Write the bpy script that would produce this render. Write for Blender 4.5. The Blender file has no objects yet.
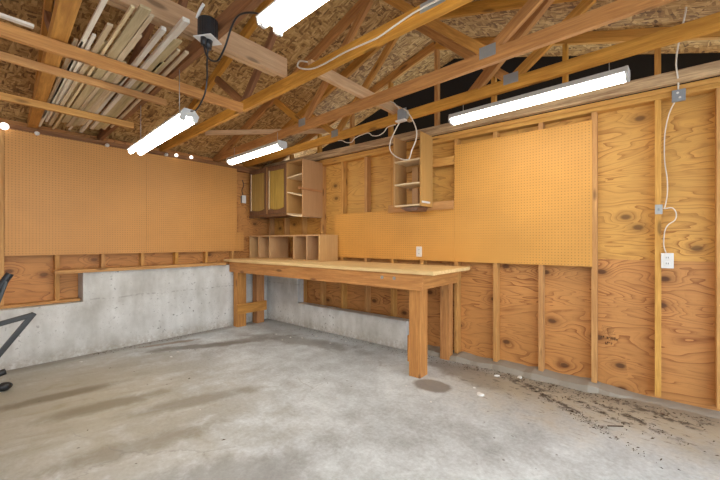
import bpy, bmesh, math, random
from mathutils import Vector, Matrix
random.seed(7)
S = bpy.context.scene
COL = S.collection
ORD = ['first','second','third','fourth','fifth','sixth','seventh','eighth','ninth','tenth','eleventh','twelfth',
       'thirteenth','fourteenth','fifteenth','sixteenth','seventeenth','eighteenth','nineteenth','twentieth']

# ------------------------------------------------------------------ materials
def new_mat(name):
    m = bpy.data.materials.new(name); m.use_nodes = True
    nt = m.node_tree; nt.nodes.clear()
    out = nt.nodes.new('ShaderNodeOutputMaterial'); b = nt.nodes.new('ShaderNodeBsdfPrincipled')
    nt.links.new(b.outputs[0], out.inputs[0])
    return m, nt, b
class G:
    """small node graph writer"""
    def __init__(s, nt): s.nt = nt
    def n(s, t, **k):
        x = s.nt.nodes.new(t)
        for a, v in k.items(): setattr(x, a, v)
        return x
    def put(s, sock, v):
        if hasattr(v, 'links') or isinstance(v, bpy.types.NodeSocket): s.nt.links.new(v, sock)
        else: sock.default_value = v
    def m(s, op, a, b=0.0, c=0.0, clamp=False):
        x = s.n('ShaderNodeMath', operation=op, use_clamp=clamp)
        s.put(x.inputs[0], a); s.put(x.inputs[1], b); s.put(x.inputs[2], c)
        return x.outputs[0]
    def xyz(s, x, y, z):
        c = s.n('ShaderNodeCombineXYZ'); s.put(c.inputs[0], x); s.put(c.inputs[1], y); s.put(c.inputs[2], z); return c.outputs[0]
    def noise(s, vec, scale=5, detail=4, rough=.55, dist=0, out=0):
        x = s.n('ShaderNodeTexNoise'); s.put(x.inputs['Vector'], vec)
        s.put(x.inputs['Scale'], scale); s.put(x.inputs['Detail'], detail); s.put(x.inputs['Roughness'], rough); s.put(x.inputs['Distortion'], dist)
        return x.outputs[out]
    def vor(s, vec, scale=5, rnd=1, feature='F1', dim='2D'):
        x = s.n('ShaderNodeTexVoronoi', feature=feature, voronoi_dimensions=dim); s.put(x.inputs['Vector'], vec); s.put(x.inputs['Scale'], scale); s.put(x.inputs['Randomness'], rnd)
        return x
    def ramp(s, f, stops):
        x = s.n('ShaderNodeValToRGB'); s.put(x.inputs[0], f)
        e = x.color_ramp.elements
        while len(e) < len(stops): e.new(.5)
        for el, (p, c) in zip(e, stops): el.position = p; el.color = (*c, 1)
        return x.outputs[0]
    def mix(s, f, a, b, mode='MIX'):
        x = s.n('ShaderNodeMix', data_type='RGBA', blend_type=mode)
        s.put(x.inputs[0], f)
        for i, v in ((6, a), (7, b)):
            if isinstance(v, tuple): v = (*v[:3], 1)
            s.put(x.inputs[i], v)
        return x.outputs[2]
    def step(s, f, a, b):
        x = s.n('ShaderNodeMapRange', interpolation_type='SMOOTHSTEP')
        s.put(x.inputs[0], f); s.put(x.inputs[1], a); s.put(x.inputs[2], b); return x.outputs[0]
    def obj(s):
        t = s.n('ShaderNodeTexCoord'); return t.outputs['Object']
    def sep(s, v):
        x = s.n('ShaderNodeSeparateXYZ'); s.put(x.inputs[0], v); return x.outputs
    def rnd(s): return s.n('ShaderNodeObjectInfo').outputs['Random']
    def hsv(s, col, h=.5, sat=1., v=1.):
        x = s.n('ShaderNodeHueSaturation'); s.put(x.inputs['Color'], col); s.put(x.inputs['Hue'], h); s.put(x.inputs['Saturation'], sat); s.put(x.inputs['Value'], v); return x.outputs[0]
    def bump(s, b, h, strength=.3, dist=.01):
        x = s.n('ShaderNodeBump'); s.put(x.inputs['Height'], h); x.inputs['Strength'].default_value = strength; x.inputs['Distance'].default_value = dist
        s.nt.links.new(x.outputs[0], b.inputs['Normal'])

def plain(name, col, rough=.5, metal=0.):
    m, nt, b = new_mat(name); g = G(nt)
    n = g.noise(g.obj(), 22, 3)
    c = g.mix(g.m('MULTIPLY', n, .35), col, tuple(x*.6 for x in col))
    g.put(b.inputs['Base Color'], c); b.inputs['Roughness'].default_value = rough; b.inputs['Metallic'].default_value = metal
    return m

def wood(name, light, dark, axis='x', var=.16, rough=.7, knots=True):
    """sawn lumber, grain along one local axis, tint varies from board to board"""
    m, nt, b = new_mat(name); g = G(nt)
    o = g.sep(g.obj()); r = g.rnd()
    u, v, w = {'x': (o[0], o[1], o[2]), 'y': (o[1], o[0], o[2]), 'z': (o[2], o[0], o[1])}[axis]
    off = g.m('MULTIPLY', r, 37.)
    vec = g.xyz(g.m('ADD', g.m('MULTIPLY', u, 1.1), off), g.m('ADD', g.m('MULTIPLY', v, 16.), off), g.m('MULTIPLY', w, 16.))
    n1 = g.noise(vec, 2.2, 6, .6, .8)
    n2 = g.noise(vec, 9, 3, .6)
    f = g.m('ADD', g.m('MULTIPLY', n1, .75), g.m('MULTIPLY', n2, .3))
    c = g.ramp(f, [(.32, dark), (.52, tuple((a+d)/2 for a, d in zip(light, dark))), (.66, light)])
    if knots:
        vk = g.vor(g.xyz(g.m('ADD', g.m('MULTIPLY', u, 2.6), off), g.m('MULTIPLY', v, 9.), g.m('MULTIPLY', w, 9.)), 1., dim='3D')
        k = g.m('SUBTRACT', 1., g.step(vk.outputs['Distance'], .08, .2))
        c = g.mix(g.m('MULTIPLY', k, .75), c, tuple(x*.35 for x in dark))
    big = g.noise(g.xyz(u, v, w), 3.5, 3)
    c = g.hsv(c, g.m('ADD', .498, g.m('MULTIPLY', r, .010)), g.m('ADD', .95, g.m('MULTIPLY', r, .1)),
              g.m('ADD', g.m('ADD', 1-var/2-.12, g.m('MULTIPLY', r, var)), g.m('MULTIPLY', big, .24)))
    g.put(b.inputs['Base Color'], c); b.inputs['Roughness'].default_value = rough
    g.bump(b, n2, .15, .002)
    return m

def plywood(name, light, dark, seed=0., knot=1., contrast=1., few=.30):
    """rotary-cut sheathing: level grain, contour figure, oval knots; works on either wall"""
    m, nt, b = new_mat(name); g = G(nt)
    o = g.sep(g.obj())
    u = g.m('ADD', g.m('ADD', o[0], o[1]), seed); v = g.m('ADD', o[2], seed*1.7)
    kv = g.vor(g.xyz(g.m('MULTIPLY', u, 2.4), g.m('MULTIPLY', v, 3.9), seed), 1., .85)
    kd = kv.outputs['Distance']
    pick = g.sep(kv.outputs['Color'])[0]
    on = g.m('GREATER_THAN', pick, few)
    lobe = g.m('MULTIPLY', on, g.m('SUBTRACT', 1., g.step(kd, .0, .42)))
    h = g.noise(g.xyz(g.m('MULTIPLY', u, .55), g.m('MULTIPLY', v, 2.6), seed), 1.6, 3, .5, .4)
    ph = g.m('ADD', g.m('MULTIPLY', h, 16.), g.m('ADD', g.m('MULTIPLY', lobe, 2.6), g.m('MULTIPLY', v, 5.)))
    saw = g.m('FRACT', ph)
    line = g.m('MULTIPLY', g.m('POWER', saw, 4.), .95)
    line2 = g.m('MULTIPLY', g.m('POWER', g.m('FRACT', g.m('MULTIPLY', ph, 2.7)), 4.), .22)
    fib = g.noise(g.xyz(g.m('MULTIPLY', u, 2.), g.m('MULTIPLY', v, 90.), seed), 1., 4, .7)
    patch = g.noise(g.xyz(u, g.m('MULTIPLY', v, 1.6), seed), 2.3, 4, .6)
    thr = g.step(patch, .3, .75)
    f = g.m('ADD', g.m('MULTIPLY', g.m('ADD', line, line2), g.m('ADD', .35, g.m('MULTIPLY', thr, .9))), g.m('MULTIPLY', g.m('SUBTRACT', fib, .45), .5))
    f = g.m('MULTIPLY', f, contrast, clamp=True)
    c = g.mix(f, light, dark)
    c = g.hsv(c, .5, 1., g.m('ADD', .80, g.m('MULTIPLY', patch, .4)))
    core = g.m('MULTIPLY', on, g.m('SUBTRACT', 1., g.step(kd, .05, .11)))
    halo = g.m('MULTIPLY', on, g.m('SUBTRACT', 1., g.step(kd, .08, .26)))
    c = g.mix(g.m('MULTIPLY', halo, .38*knot), c, tuple(x*.62 for x in dark))
    c = g.mix(g.m('MULTIPLY', core, .8*knot), c, tuple(x*.28 for x in dark))
    g.put(b.inputs['Base Color'], c); b.inputs['Roughness'].default_value = .6
    g.bump(b, fib, .12, .002)
    return m

def pegboard(name, col):
    m, nt, b = new_mat(name); g = G(nt)
    o = g.sep(g.obj())
    u = g.m('ADD', o[0], o[1]); v = o[2]
    fu = g.m('SUBTRACT', g.m('FRACT', g.m('DIVIDE', u, .0254)), .5); fv = g.m('SUBTRACT', g.m('FRACT', g.m('DIVIDE', v, .0254)), .5)
    d = g.m('SQRT', g.m('ADD', g.m('MULTIPLY', fu, fu), g.m('MULTIPLY', fv, fv)))
    hole = g.m('SUBTRACT', 1., g.step(d, .12, .19))
    n = g.noise(g.xyz(u, v, 0.), 2.1, 5, .6); n2 = g.noise(g.xyz(g.m('MULTIPLY', u, 30.), g.m('MULTIPLY', v, 30.), 0.), 3., 3)
    c = g.hsv(g.mix(1., col, col), .5, 1., g.m('ADD', g.m('ADD', .78, g.m('MULTIPLY', n, .36)), g.m('MULTIPLY', n2, .10)))
    c = g.mix(g.m('MULTIPLY', hole, .75), c, tuple(x*.3 for x in col))
    g.put(b.inputs['Base Color'], c); b.inputs['Roughness'].default_value = .55
    g.bump(b, g.m('SUBTRACT', 1., hole), .3, .003)
    return m

def osb(name):
    m, nt, b = new_mat(name); g = G(nt)
    o = g.obj(); s = g.sep(o)
    warp = g.noise(o, 5, 2, .5, 0, 1)
    def flakes(sx, sy, k):
        a = g.xyz(g.m('MULTIPLY', s[0], sx), g.m('MULTIPLY', s[1], sy), k)
        w = g.n('ShaderNodeVectorMath', operation='MULTIPLY_ADD'); g.put(w.inputs[0], warp); w.inputs[1].default_value = (2.2, 2.2, 0); g.put(w.inputs[2], a)
        v = g.vor(w.outputs[0], 1.); return g.sep(v.outputs['Color'])[0], v.outputs['Distance']
    a, da = flakes(15, 60, 1.); c2, db = flakes(52, 18, 5.)
    sel = g.m('GREATER_THAN', g.noise(o, 14, 2), .5)
    f = g.m('ADD', g.m('MULTIPLY', a, sel), g.m('MULTIPLY', c2, g.m('SUBTRACT', 1., sel)))
    fib = g.noise(g.xyz(g.m('MULTIPLY', s[0], 14.), g.m('MULTIPLY', s[1], 60.), 0.), 1., 4, .7)
    f = g.m('ADD', g.m('MULTIPLY', f, .42), g.m('ADD', g.m('MULTIPLY', fib, .45), g.m('MULTIPLY', g.noise(o, 3.2, 3), .22)))
    c = g.ramp(f, [(.26, (.075, .032, .010)), (.40, (.25, .125, .038)), (.57, (.43, .25, .085)), (.80, (.64, .42, .18))])
    g.put(b.inputs['Base Color'], c); b.inputs['Roughness'].default_value = .65
    g.bump(b, f, .25, .004)
    return m

def concrete_wall(name):
    m, nt, b = new_mat(name); g = G(nt)
    o = g.obj(); s = g.sep(o)
    n1 = g.noise(o, 2.2, 6, .62); n2 = g.noise(o, 26, 4, .65); n3 = g.noise(g.xyz(g.m('MULTIPLY', s[0], 1.), g.m('MULTIPLY', s[1], 1.), g.m('MULTIPLY', s[2], .35)), 7, 4)
    c = g.ramp(g.m('ADD', g.m('MULTIPLY', n1, .6), g.m('MULTIPLY', n3, .4)), [(.32, (.39, .375, .335)), (.48, (.58, .57, .535)), (.64, (.75, .745, .72))])
    wv = g.n('ShaderNodeVectorMath', operation='MULTIPLY_ADD'); g.put(wv.inputs[0], g.noise(o, 30, 3, .6, 0, 1)); wv.inputs[1].default_value = (.07, .07, .07); g.put(wv.inputs[2], o)
    pit = g.vor(wv.outputs[0], 16., 1., dim='3D'); p = g.m('SUBTRACT', 1., g.step(pit.outputs['Distance'], .10, .22))
    p = g.m('MULTIPLY', p, g.step(n1, .48, .62))
    c = g.mix(g.m('MULTIPLY', p, .7), c, (.15, .14, .12))
    spl = g.step(g.noise(o, 60, 3, .7), .60, .70)
    c = g.mix(g.m('MULTIPLY', g.m('MULTIPLY', spl, .55), g.step(n3, .42, .6)), c, (.17, .155, .13))
    low = g.m('MULTIPLY', g.m('SUBTRACT', 1., g.step(s[2], .0, .16)), g.step(n2, .35, .6))
    c = g.mix(g.m('MULTIPLY', low, .5), c, (.34, .28, .20))
    seam = g.m('SUBTRACT', 1., g.step(g.m('ABSOLUTE', g.m('SUBTRACT', g.m('ADD', s[2], g.m('MULTIPLY', n1, .06)), .62)), .002, .014))
    c = g.mix(g.m('MULTIPLY', g.m('MULTIPLY', seam, .4), g.step(n2, .45, .6)), c, (.2, .18, .15))
    g.put(b.inputs['Base Color'], c); b.inputs['Roughness'].default_value = .9
    g.bump(b, g.m('ADD', n2, g.m('MULTIPLY', p, -1.)), .35, .006)
    return m

def concrete_floor(name):
    m, nt, b = new_mat(name); g = G(nt)
    o = g.obj(); s = g.sep(o); X, Y = s[0], s[1]
    n1 = g.noise(o, .9, 6, .6, .4); n2 = g.noise(o, 5, 6, .66, .3); n3 = g.noise(o, 40, 4, .7)
    # sweeping streaks run with the drive direction
    st = g.noise(g.xyz(g.m('SUBTRACT', g.m('MULTIPLY', X, 3.4), g.m('MULTIPLY', Y, .8)), g.m('ADD', g.m('MULTIPLY', Y, .7), g.m('MULTIPLY', X, .2)), 3.), 1.2, 4, .6, .35)
    f = g.m('ADD', g.m('ADD', g.m('MULTIPLY', n1, .42), g.m('MULTIPLY', n2, .34)), g.m('MULTIPLY', n3, .24))
    c = g.ramp(f, [(.34, (.26, .275, .28)), (.45, (.43, .46, .475)), (.53, (.57, .615, .64)), (.64, (.77, .83, .865))])
    def ell(x, y, rx, ry, ang=0., soft=.5, wob=.5):
        ca, sa = math.cos(ang), math.sin(ang)
        dx = g.m('SUBTRACT', X, x); dy = g.m('SUBTRACT', Y, y)
        a = g.m('DIVIDE', g.m('ADD', g.m('MULTIPLY', dx, ca), g.m('MULTIPLY', dy, sa)), rx)
        q = g.m('DIVIDE', g.m('SUBTRACT', g.m('MULTIPLY', dy, ca), g.m('MULTIPLY', dx, sa)), ry)
        d = g.m('SQRT', g.m('ADD', g.m('MULTIPLY', a, a), g.m('MULTIPLY', q, q)))
        d = g.m('ADD', d, g.m('MULTIPLY', g.m('SUBTRACT', n2, .5), wob*3.))
        return g.m('SUBTRACT', 1., g.step(d, 1.-soft, 1.+soft*.6))
    def stain(c, col, k, *e, **kw): return g.mix(g.m('MULTIPLY', ell(*e, **kw), k), c, col)
    # brown tyre drag and oil near the low wall
    brown = g.m('MULTIPLY', g.step(st, .42, .60), ell(1.5, -2.8, 1.5, 1.1, .1, .7))
    c = g.mix(g.m('MULTIPLY', g.m('MULTIPLY', brown, g.step(n2, .36, .62)), .8), c, (.215, .18, .115))
    c = stain(c, (.40, .36, .255), .75, 1.3, -2.9, 1.6, 1.0, .1, soft=.9)
    c = stain(c, (.19, .155, .095), .75, 1.22, -2.88, .46, .085, 1.42, wob=.35)
    c = stain(c, (.20, .165, .10), .7, 1.70, -2.68, .42, .11, 1.36, wob=.35)
    c = stain(c, (.22, .185, .125), .6, 2.48, -2.72, .5, .12, 1.32, wob=.4)
    c = stain(c, (.21, .18, .13), .55, 2.15, -2.2, .5, .10, 1.2, wob=.4)
    c = stain(c, (.16, .14, .115), .75, .75, -1.55, .62, .10, 1.05)
    c = stain(c, (.20, .12, .06), .7, .36, -1.72, .34, .06, 1.3)
    c = stain(c, (.19, .17, .15), .65, 1.0, -1.0, .5, .12, 1.1)
    c = stain(c, (.22, .205, .19), .6, 1.55, -.62, .8, .16, .25)
    c = stain(c, (.20, .175, .155), .85, 3.40, -.80, .17, .13, 0., soft=.2, wob=.15)
    c = stain(c, (.17, .145, .12), .75, 3.55, -.35, .55, .2, -.2)
    c = stain(c, (.22, .22, .22), .5, 3.15, -2.6, .6, .22, 1.0)
    # dirt and leaf mould gathered along the back wall
    band = g.m('MULTIPLY', g.step(g.m('ADD', Y, g.m('MULTIPLY', g.m('SUBTRACT', n2, .5), 1.3)), -1.15, -.25), g.step(X, 3.0, 4.1))
    c = g.mix(g.m('MULTIPLY', band, .85), c, (.37, .30, .195))
    spk = g.m('MULTIPLY', g.step(g.noise(g.xyz(g.m('MULTIPLY', X, 1.), g.m('MULTIPLY', Y, 2.4), 0.), 12, 4, .7, .6), .57, .66), g.m('ADD', g.m('MULTIPLY', band, .85), .06))
    c = g.mix(spk, c, (.06, .045, .03))
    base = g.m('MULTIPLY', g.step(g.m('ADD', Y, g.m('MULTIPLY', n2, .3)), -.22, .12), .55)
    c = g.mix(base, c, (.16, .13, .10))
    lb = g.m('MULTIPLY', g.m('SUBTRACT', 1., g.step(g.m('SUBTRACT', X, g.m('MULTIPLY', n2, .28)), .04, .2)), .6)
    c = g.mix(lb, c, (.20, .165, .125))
    crack = g.vor(dim='3D', feature='DISTANCE_TO_EDGE', scale=.55, vec=g.xyz(g.m('ADD', X, g.m('MULTIPLY', n2, .3)), g.m('ADD', Y, g.m('MULTIPLY', n1, .5)), 0.))
    ck = g.m('SUBTRACT', 1., g.step(crack.outputs['Distance'], .001, .006))
    c = g.mix(g.m('MULTIPLY', g.m('MULTIPLY', ck, .3), g.step(n1, .52, .62)), c, (.2, .19, .18))
    dots = g.vor(o, 9., 1., dim='3D'); dk = g.m('MULTIPLY', g.m('SUBTRACT', 1., g.step(dots.outputs['Distance'], .05, .09)), g.m('GREATER_THAN', g.sep(dots.outputs['Color'])[0], .72))
    c = g.mix(g.m('MULTIPLY', dk, .7), c, (.10, .09, .08))
    for e in ((4.32, -.50, .40, .05, -.62), (4.52, -.42, .30, .035, -.55), (4.72, -.40, .26, .05, -.6), (4.05, -.30, .34, .06, -.25), (4.85, -.22, .3, .06, -.3)):
        k = g.m('MULTIPLY', ell(*e, soft=.6, wob=1.1), g.step(g.noise(o, 16, 4, .7), .44, .58))
        c = g.mix(g.m('MULTIPLY', k, .9), c, (.055, .04, .028))
    g.put(b.inputs['Base Color'], c)
    g.put(b.inputs['Roughness'], g.m('ADD', .42, g.m('MULTIPLY', n2, .35)))
    g.bump(b, g.m('ADD', n3, g.m('MULTIPLY', n2, .6)), .12, .004)
    return m

def glow(name, col, strength):
    m, nt, b = new_mat(name)
    b.inputs['Base Color'].default_value = (.9, .9, .88, 1); b.inputs['Roughness'].default_value = .4
    b.inputs['Emission Color'].default_value = (*col, 1); b.inputs['Emission Strength'].default_value = strength
    return m

M = {}
M['stud'] = wood('stud_pine', (.66, .35, .11), (.42, .18, .045))
M['truss'] = wood('truss_pine', (.60, .28, .065), (.34, .13, .025), var=.16)
M['truss_red'] = wood('truss_fir', (.33, .145, .06), (.165, .062, .025), var=.2)
M['pale'] = wood('brace_board', (.66, .42, .24), (.47, .27, .14))
M['grey_beam'] = wood('weathered_beam', (.70, .48, .25), (.22, .11, .045))
M['strip'] = wood('trim_strip', (.78, .63, .42), (.52, .37, .20), var=.34, knots=False)
M['strip_white'] = wood('painted_strip', (.86, .80, .70), (.66, .56, .44), var=.14, knots=False)
M['strip_olive'] = wood('olive_strip', (.60, .48, .27), (.40, .30, .15), var=.2, knots=False)
M['bench'] = wood('bench_fir', (.62, .29, .09), (.36, .13, .035), var=.2)
M['bench_top'] = wood('bench_ply_top', (.80, .58, .32), (.62, .40, .19), knots=False)
M['cabinet'] = wood('cabinet_birch', (.50, .27, .10), (.45, .235, .085), axis='z', knots=False, var=.06)
M['cubby'] = wood('cubby_board', (.58, .35, .17), (.50, .29, .13), axis='z', knots=False, var=.1)
M['panel'] = wood('door_panel_oak', (.46, .30, .085), (.27, .16, .04), axis='z', knots=False, var=.06, rough=.45)
M['frame_wood'] = wood('door_frame_walnut', (.19, .095, .05), (.11, .05, .03), axis='z', knots=False, var=.06, rough=.45)
M['edge'] = wood('shelf_edge', (.80, .64, .42), (.66, .48, .28), knots=False, var=.06)
M['ply_low'] = plywood('sheathing_lower', (.60, .285, .085), (.25, .075, .016), 3.1, 1.)
M['ply_up'] = plywood('sheathing_upper', (.66, .36, .085), (.33, .125, .02), 11.7, .9, 1., .62)
M['ply_left'] = plywood('sheathing_side', (.60, .27, .075), (.27, .085, .02), 21.3, .8)
M['peg'] = pegboard('pegboard_tan', (.60, .285, .075))
M['peg_gold'] = pegboard('pegboard_gold', (.64, .315, .065))
M['osb'] = osb('roof_strand_board')
M['conc'] = concrete_wall('poured_concrete')
M['kerb'] = plain('dirty_kerb', (.33, .29, .235), .95)
M['floor'] = concrete_floor('floor_slab')
M['attic_dark'] = plain('painted_attic_dark', (.010, .009, .010), .95)  # near-black colour paints in the darkness of the unlit attic
M['white_metal'] = plain('white_enamel', (.78, .78, .76), .35)
M['lamp_metal'] = plain('grey_lamp_steel', (.52, .52, .50), .4)
M['steel'] = plain('galvanised_steel', (.42, .44, .44), .45, .6)
M['grey_box'] = plain('grey_box_steel', (.30, .33, .35), .5, .2)
M['black'] = plain('black_plastic', (.018, .018, .02), .4)
M['black_metal'] = plain('black_painted_tube', (.035, .036, .034), .35)
M['white'] = plain('white_plastic', (.80, .78, .74), .4)
M['cable'] = plain('cream_cable', (.74, .66, .55), .5)
M['chip'] = plain('white_paint_flake', (.85, .85, .83), .8)
M['ink'] = plain('stamp_ink', (.10, .045, .02), .9)
M['litter'] = plain('dry_leaf', (.10, .065, .04), .9)
M['tube'] = glow('fluorescent_tube', (1., .93, .80), 34.)
M['lens'] = glow('lit_acrylic_lens', (1., .94, .82), 17.)
M['bulb'] = glow('lit_bulb', (1., .92, .80), 2.2)

# ------------------------------------------------------------------ builders
def link(name, bm, m, parent=None, smooth=False, loc=None):
    me = bpy.data.meshes.new(name); bm.normal_update(); bm.to_mesh(me); bm.free()
    for x in (m if isinstance(m, (list, tuple)) else [m]): me.materials.append(M[x])
    if smooth:
        for p in me.polygons: p.use_smooth = True
    o = bpy.data.objects.new(name, me); COL.objects.link(o)
    if parent: o.parent = parent
    if loc is not None: o.location = loc
    return o
def tag(o, label=None, cat=None, group=None, kind=None):
    if label: o['label'] = label
    if cat: o['category'] = cat
    if group: o['group'] = group
    if kind: o['kind'] = kind
    return o
def thing(name, label, cat, loc=(0, 0, 0), rz=0., group=None):
    e = bpy.data.objects.new(name, None); COL.objects.link(e); e.empty_display_size = .1
    e.location = loc; e.rotation_euler = (0, 0, rz)
    return tag(e, label, cat, group)
def abox(bm, lo, hi, mi=0, bev=0.):
    r = bmesh.ops.create_cube(bm, size=1.)
    sz = [b-a for a, b in zip(lo, hi)]; c = [(a+b)/2 for a, b in zip(lo, hi)]
    for v in r['verts']: v.co = Vector([v.co[i]*sz[i]+c[i] for i in range(3)])
    fs = set(f for v in r['verts'] for f in v.link_faces)
    for f in fs: f.material_index = mi
    if bev:
        es = list(set(e for f in fs for e in f.edges))
        bmesh.ops.bevel(bm, geom=es, offset=bev, segments=2, affect='EDGES', profile=.6)
def box(name, lo, hi, m, parent=None, bev=.0025):
    """axis-aligned block; its origin sits at its centre so grain and tint follow the piece"""
    c = Vector([(a+b)/2 for a, b in zip(lo, hi)]); bm = bmesh.new()
    abox(bm, [a-q for a, q in zip(lo, c)], [b-q for b, q in zip(hi, c)], 0, bev)
    return link(name, bm, m, parent, loc=c)
def board(name, a, b, w, h, m, parent=None, up=(0, 0, 1), bev=.002):
    """a plank from a to b, grain along its length; w across, h along 'up'"""
    a, b = Vector(a), Vector(b); x = (b-a); L = x.length; x.normalize()
    y = Vector(up).cross(x).normalized(); z = x.cross(y)
    bm = bmesh.new(); abox(bm, (-L/2, -w/2, -h/2), (L/2, w/2, h/2), 0, bev)
    o = link(name, bm, m, parent)
    o.matrix_local = Matrix.Translation((a+b)/2) @ Matrix((x, y, z)).transposed().to_4x4()
    return o
def cylz(bm, p, r, h, seg=16, r2=None, mat=None):
    mx = Matrix.Translation(Vector(p)+Vector((0, 0, h/2)))
    if mat is not None: mx = mat @ mx
    bmesh.ops.create_cone(bm, cap_ends=True, segments=seg, radius1=r, radius2=r if r2 is None else r2, depth=h, matrix=mx)
def smooth_path(pts, n=6):
    P = [Vector(p) for p in pts]; out = []
    for i in range(len(P)-1):
        p0, p1, p2, p3 = P[max(i-1, 0)], P[i], P[i+1], P[min(i+2, len(P)-1)]
        for k in range(n):
            t = k/n
            out.append(.5*((2*p1)+(p2-p0)*t+(2*p0-5*p1+4*p2-p3)*t*t+(3*p1-p0-3*p2+p3)*t**3))
    out.append(P[-1]); return out
def tube_bm(bm, pts, r, seg=8, sm=6):
    P = smooth_path(pts, sm) if sm else [Vector(p) for p in pts]
    rings = []; n = None
    for i, p in enumerate(P):
        t = (P[min(i+1, len(P)-1)]-P[max(i-1, 0)]).normalized()
        if n is None: n = t.orthogonal().normalized()
        n = (n-t*n.dot(t)).normalized(); bb = t.cross(n)
        rings.append([bm.verts.new(p+r*(math.cos(6.2832*k/seg)*n+math.sin(6.2832*k/seg)*bb)) for k in range(seg)])
    for a, b in zip(rings, rings[1:]):
        for k in range(seg): bm.faces.new((a[k], a[(k+1) % seg], b[(k+1) % seg], b[k]))
    bm.faces.new(rings[0][::-1]); bm.faces.new(rings[-1])
def tube(name, pts, r, m, parent=None, seg=8, sm=6):
    bm = bmesh.new(); tube_bm(bm, pts, r, seg, sm); return link(name, bm, m, parent, True)

# ------------------------------------------------------------------ the shell
bm = bmesh.new(); abox(bm, (-.10, -6.5, -.12), (9.0, .10, 0.)); tag(link('floor', bm, 'floor'), kind='structure')
# side wall (behind pegboard and concrete): sheathing
bm = bmesh.new(); abox(bm, (-.105, -6.5, .0), (-.089, .09, 2.44)); tag(link('wall_left', bm, 'ply_left'), kind='structure')
bm = bmesh.new()
abox(bm, (-.105, .089, .0), (7., .105, 1.078), 0); abox(bm, (-.105, .0905, 1.0781), (7., .1065, 2.385), 1)
wall_back = tag(link('wall_back', bm, ['ply_low', 'ply_up']), kind='structure')
# faint mill stamp printed on the lower sheet: rows of strokes
bm = bmesh.new(); rr = random.Random(3)
for row, (z, n) in enumerate(((.49, 1), (.455, 1), (.42, 9), (.375, 4))):
    for i in range(n):
        if n == 1:
            for q in range(3): abox(bm, (4.515+rr.random()*.01, .0879, z+q*.012), (4.59+rr.random()*.03, .0891, z+q*.012+.002))
        else:
            x = 4.515+i*.013+(0 if row == 2 else .03)
            if i % 3 != 2: abox(bm, (x, .0879, z-.012), (x+.003, .0891, z+.012))
            abox(bm, (x, .0879, z+rr.choice((-.012, 0, .010))), (x+.009, .0891, z+rr.choice((-.012, 0, .010))+.003))
tag(link('ink_stamp', bm, 'ink', wall_back), 'faint dark mill stamp printed on the plywood')
bm = bmesh.new(); abox(bm, (-.105, -6.52, .0), (6.2, -6.505, 2.6)); tag(link('wall_front_blocker', bm, 'ply_left'), kind='structure')  # unseen wall added behind the camera so daylight enters only from the right
bm = bmesh.new(); abox(bm, (-.15, .45, 2.2), (7., .46, 4.)); tag(link('wall_attic_dark', bm, 'attic_dark'), kind='structure')  # backing sheet coloured black to stand for the attic's shade
bm = bmesh.new()
abox(bm, (0., -.0, .0), (.01, .0001, .0001))
bm.clear()
def prism(bm, poly, y0, y1, axis='y', mi=0):
    """extrude an outline of (a, z) pairs along y (outline in x-z) or x (outline in y-z)"""
    f = (lambda a, z, t: (a, t, z)) if axis == 'y' else (lambda a, z, t: (t, a, z))
    A = [bm.verts.new(f(a, z, y0)) for a, z in poly]; B = [bm.verts.new(f(a, z, y1)) for a, z in poly]
    n = len(poly); F = [bm.faces.new(A), bm.faces.new(B[::-1])]
    for i in range(n): F.append(bm.faces.new((A[i], B[i], B[(i+1) % n], A[(i+1) % n])))
    for x in F: x.material_index = mi
    bmesh.ops.recalc_face_normals(bm, faces=F)
# roof deck: two slopes of strand board meeting at the ridge
EAVE, SL, RX = 2.47, .31, 3.03
bm = bmesh.new()
top = EAVE+SL*RX
prism(bm, [(-.5, EAVE-.5*SL), (RX, top), (6.6, EAVE-.54*SL), (6.6, EAVE-.54*SL+.03), (RX, top+.03), (-.5, EAVE-.5*SL+.03)], -6.4, .46)
roof = tag(link('ceiling', bm, 'osb'), kind='structure')
bm = bmesh.new(); rr = random.Random(5)
for row in range(3):
    for i in range(6):
        x = 4.62+.022*i; y = -1.0+row*.05; z = EAVE+SL*(6.06-x)
        abox(bm, (x, y, z-.004), (x+.004, y+.03, z+.002))
        if rr.random() < .6: abox(bm, (x, y+rr.choice((0, .013, .026)), z-.004), (x+.014, y+rr.choice((0, .013, .026))+.004, z+.002))
tag(link('ink_stamp', bm, 'ink', roof), 'dark mill stamp printed on the roof board')

# poured concrete knee walls
bm = bmesh.new()
prism(bm, [(-4.6, 0), (-.0, 0), (-.0, .89), (-2.48, .89), (-2.48, .575), (-4.6, .575)], -.088, .12, 'x')
tag(link('wall_left_concrete', bm, 'conc'), kind='structure')
bm = bmesh.new(); prism(bm, [(.121, 0), (2.72, 0), (2.72, .33), (.86, .33), (.86, .89), (.121, .89)], -.12, -.001)
bmesh.ops.bevel(bm, geom=bm.edges[:], offset=.006, segments=1, affect='EDGES')
tag(link('wall_back_concrete', bm, 'conc'), kind='structure')
# broken concrete kerb along the foot of the back wall
bm = bmesh.new(); rr = random.Random(11); n = 60; A = []
for i in range(n+1):
    x = 2.74+(7.-2.74)*i/n; k = max(.10, 1.-max(0., (x-4.45))*3.)
    A.append((x, -.075*k-rr.random()*.03, (.035+rr.random()*.02)*k))
for (x0, y0, z0), (x1, y1, z1) in zip(A, A[1:]):
    v = [bm.verts.new(p) for p in ((x0, y0-.02, 0), (x1, y1-.02, 0), (x1, y1, z1), (x0, y0, z0), (x1, .0885, z1+.004), (x0, .0885, z0+.004))]
    bm.faces.new((v[0], v[1], v[2], v[3])); bm.faces.new((v[3], v[2], v[4], v[5]))
bmesh.ops.remove_doubles(bm, verts=bm.verts, dist=.0005)
tag(link('baseboard_back_kerb', bm, 'kerb'), kind='structure')

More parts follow.
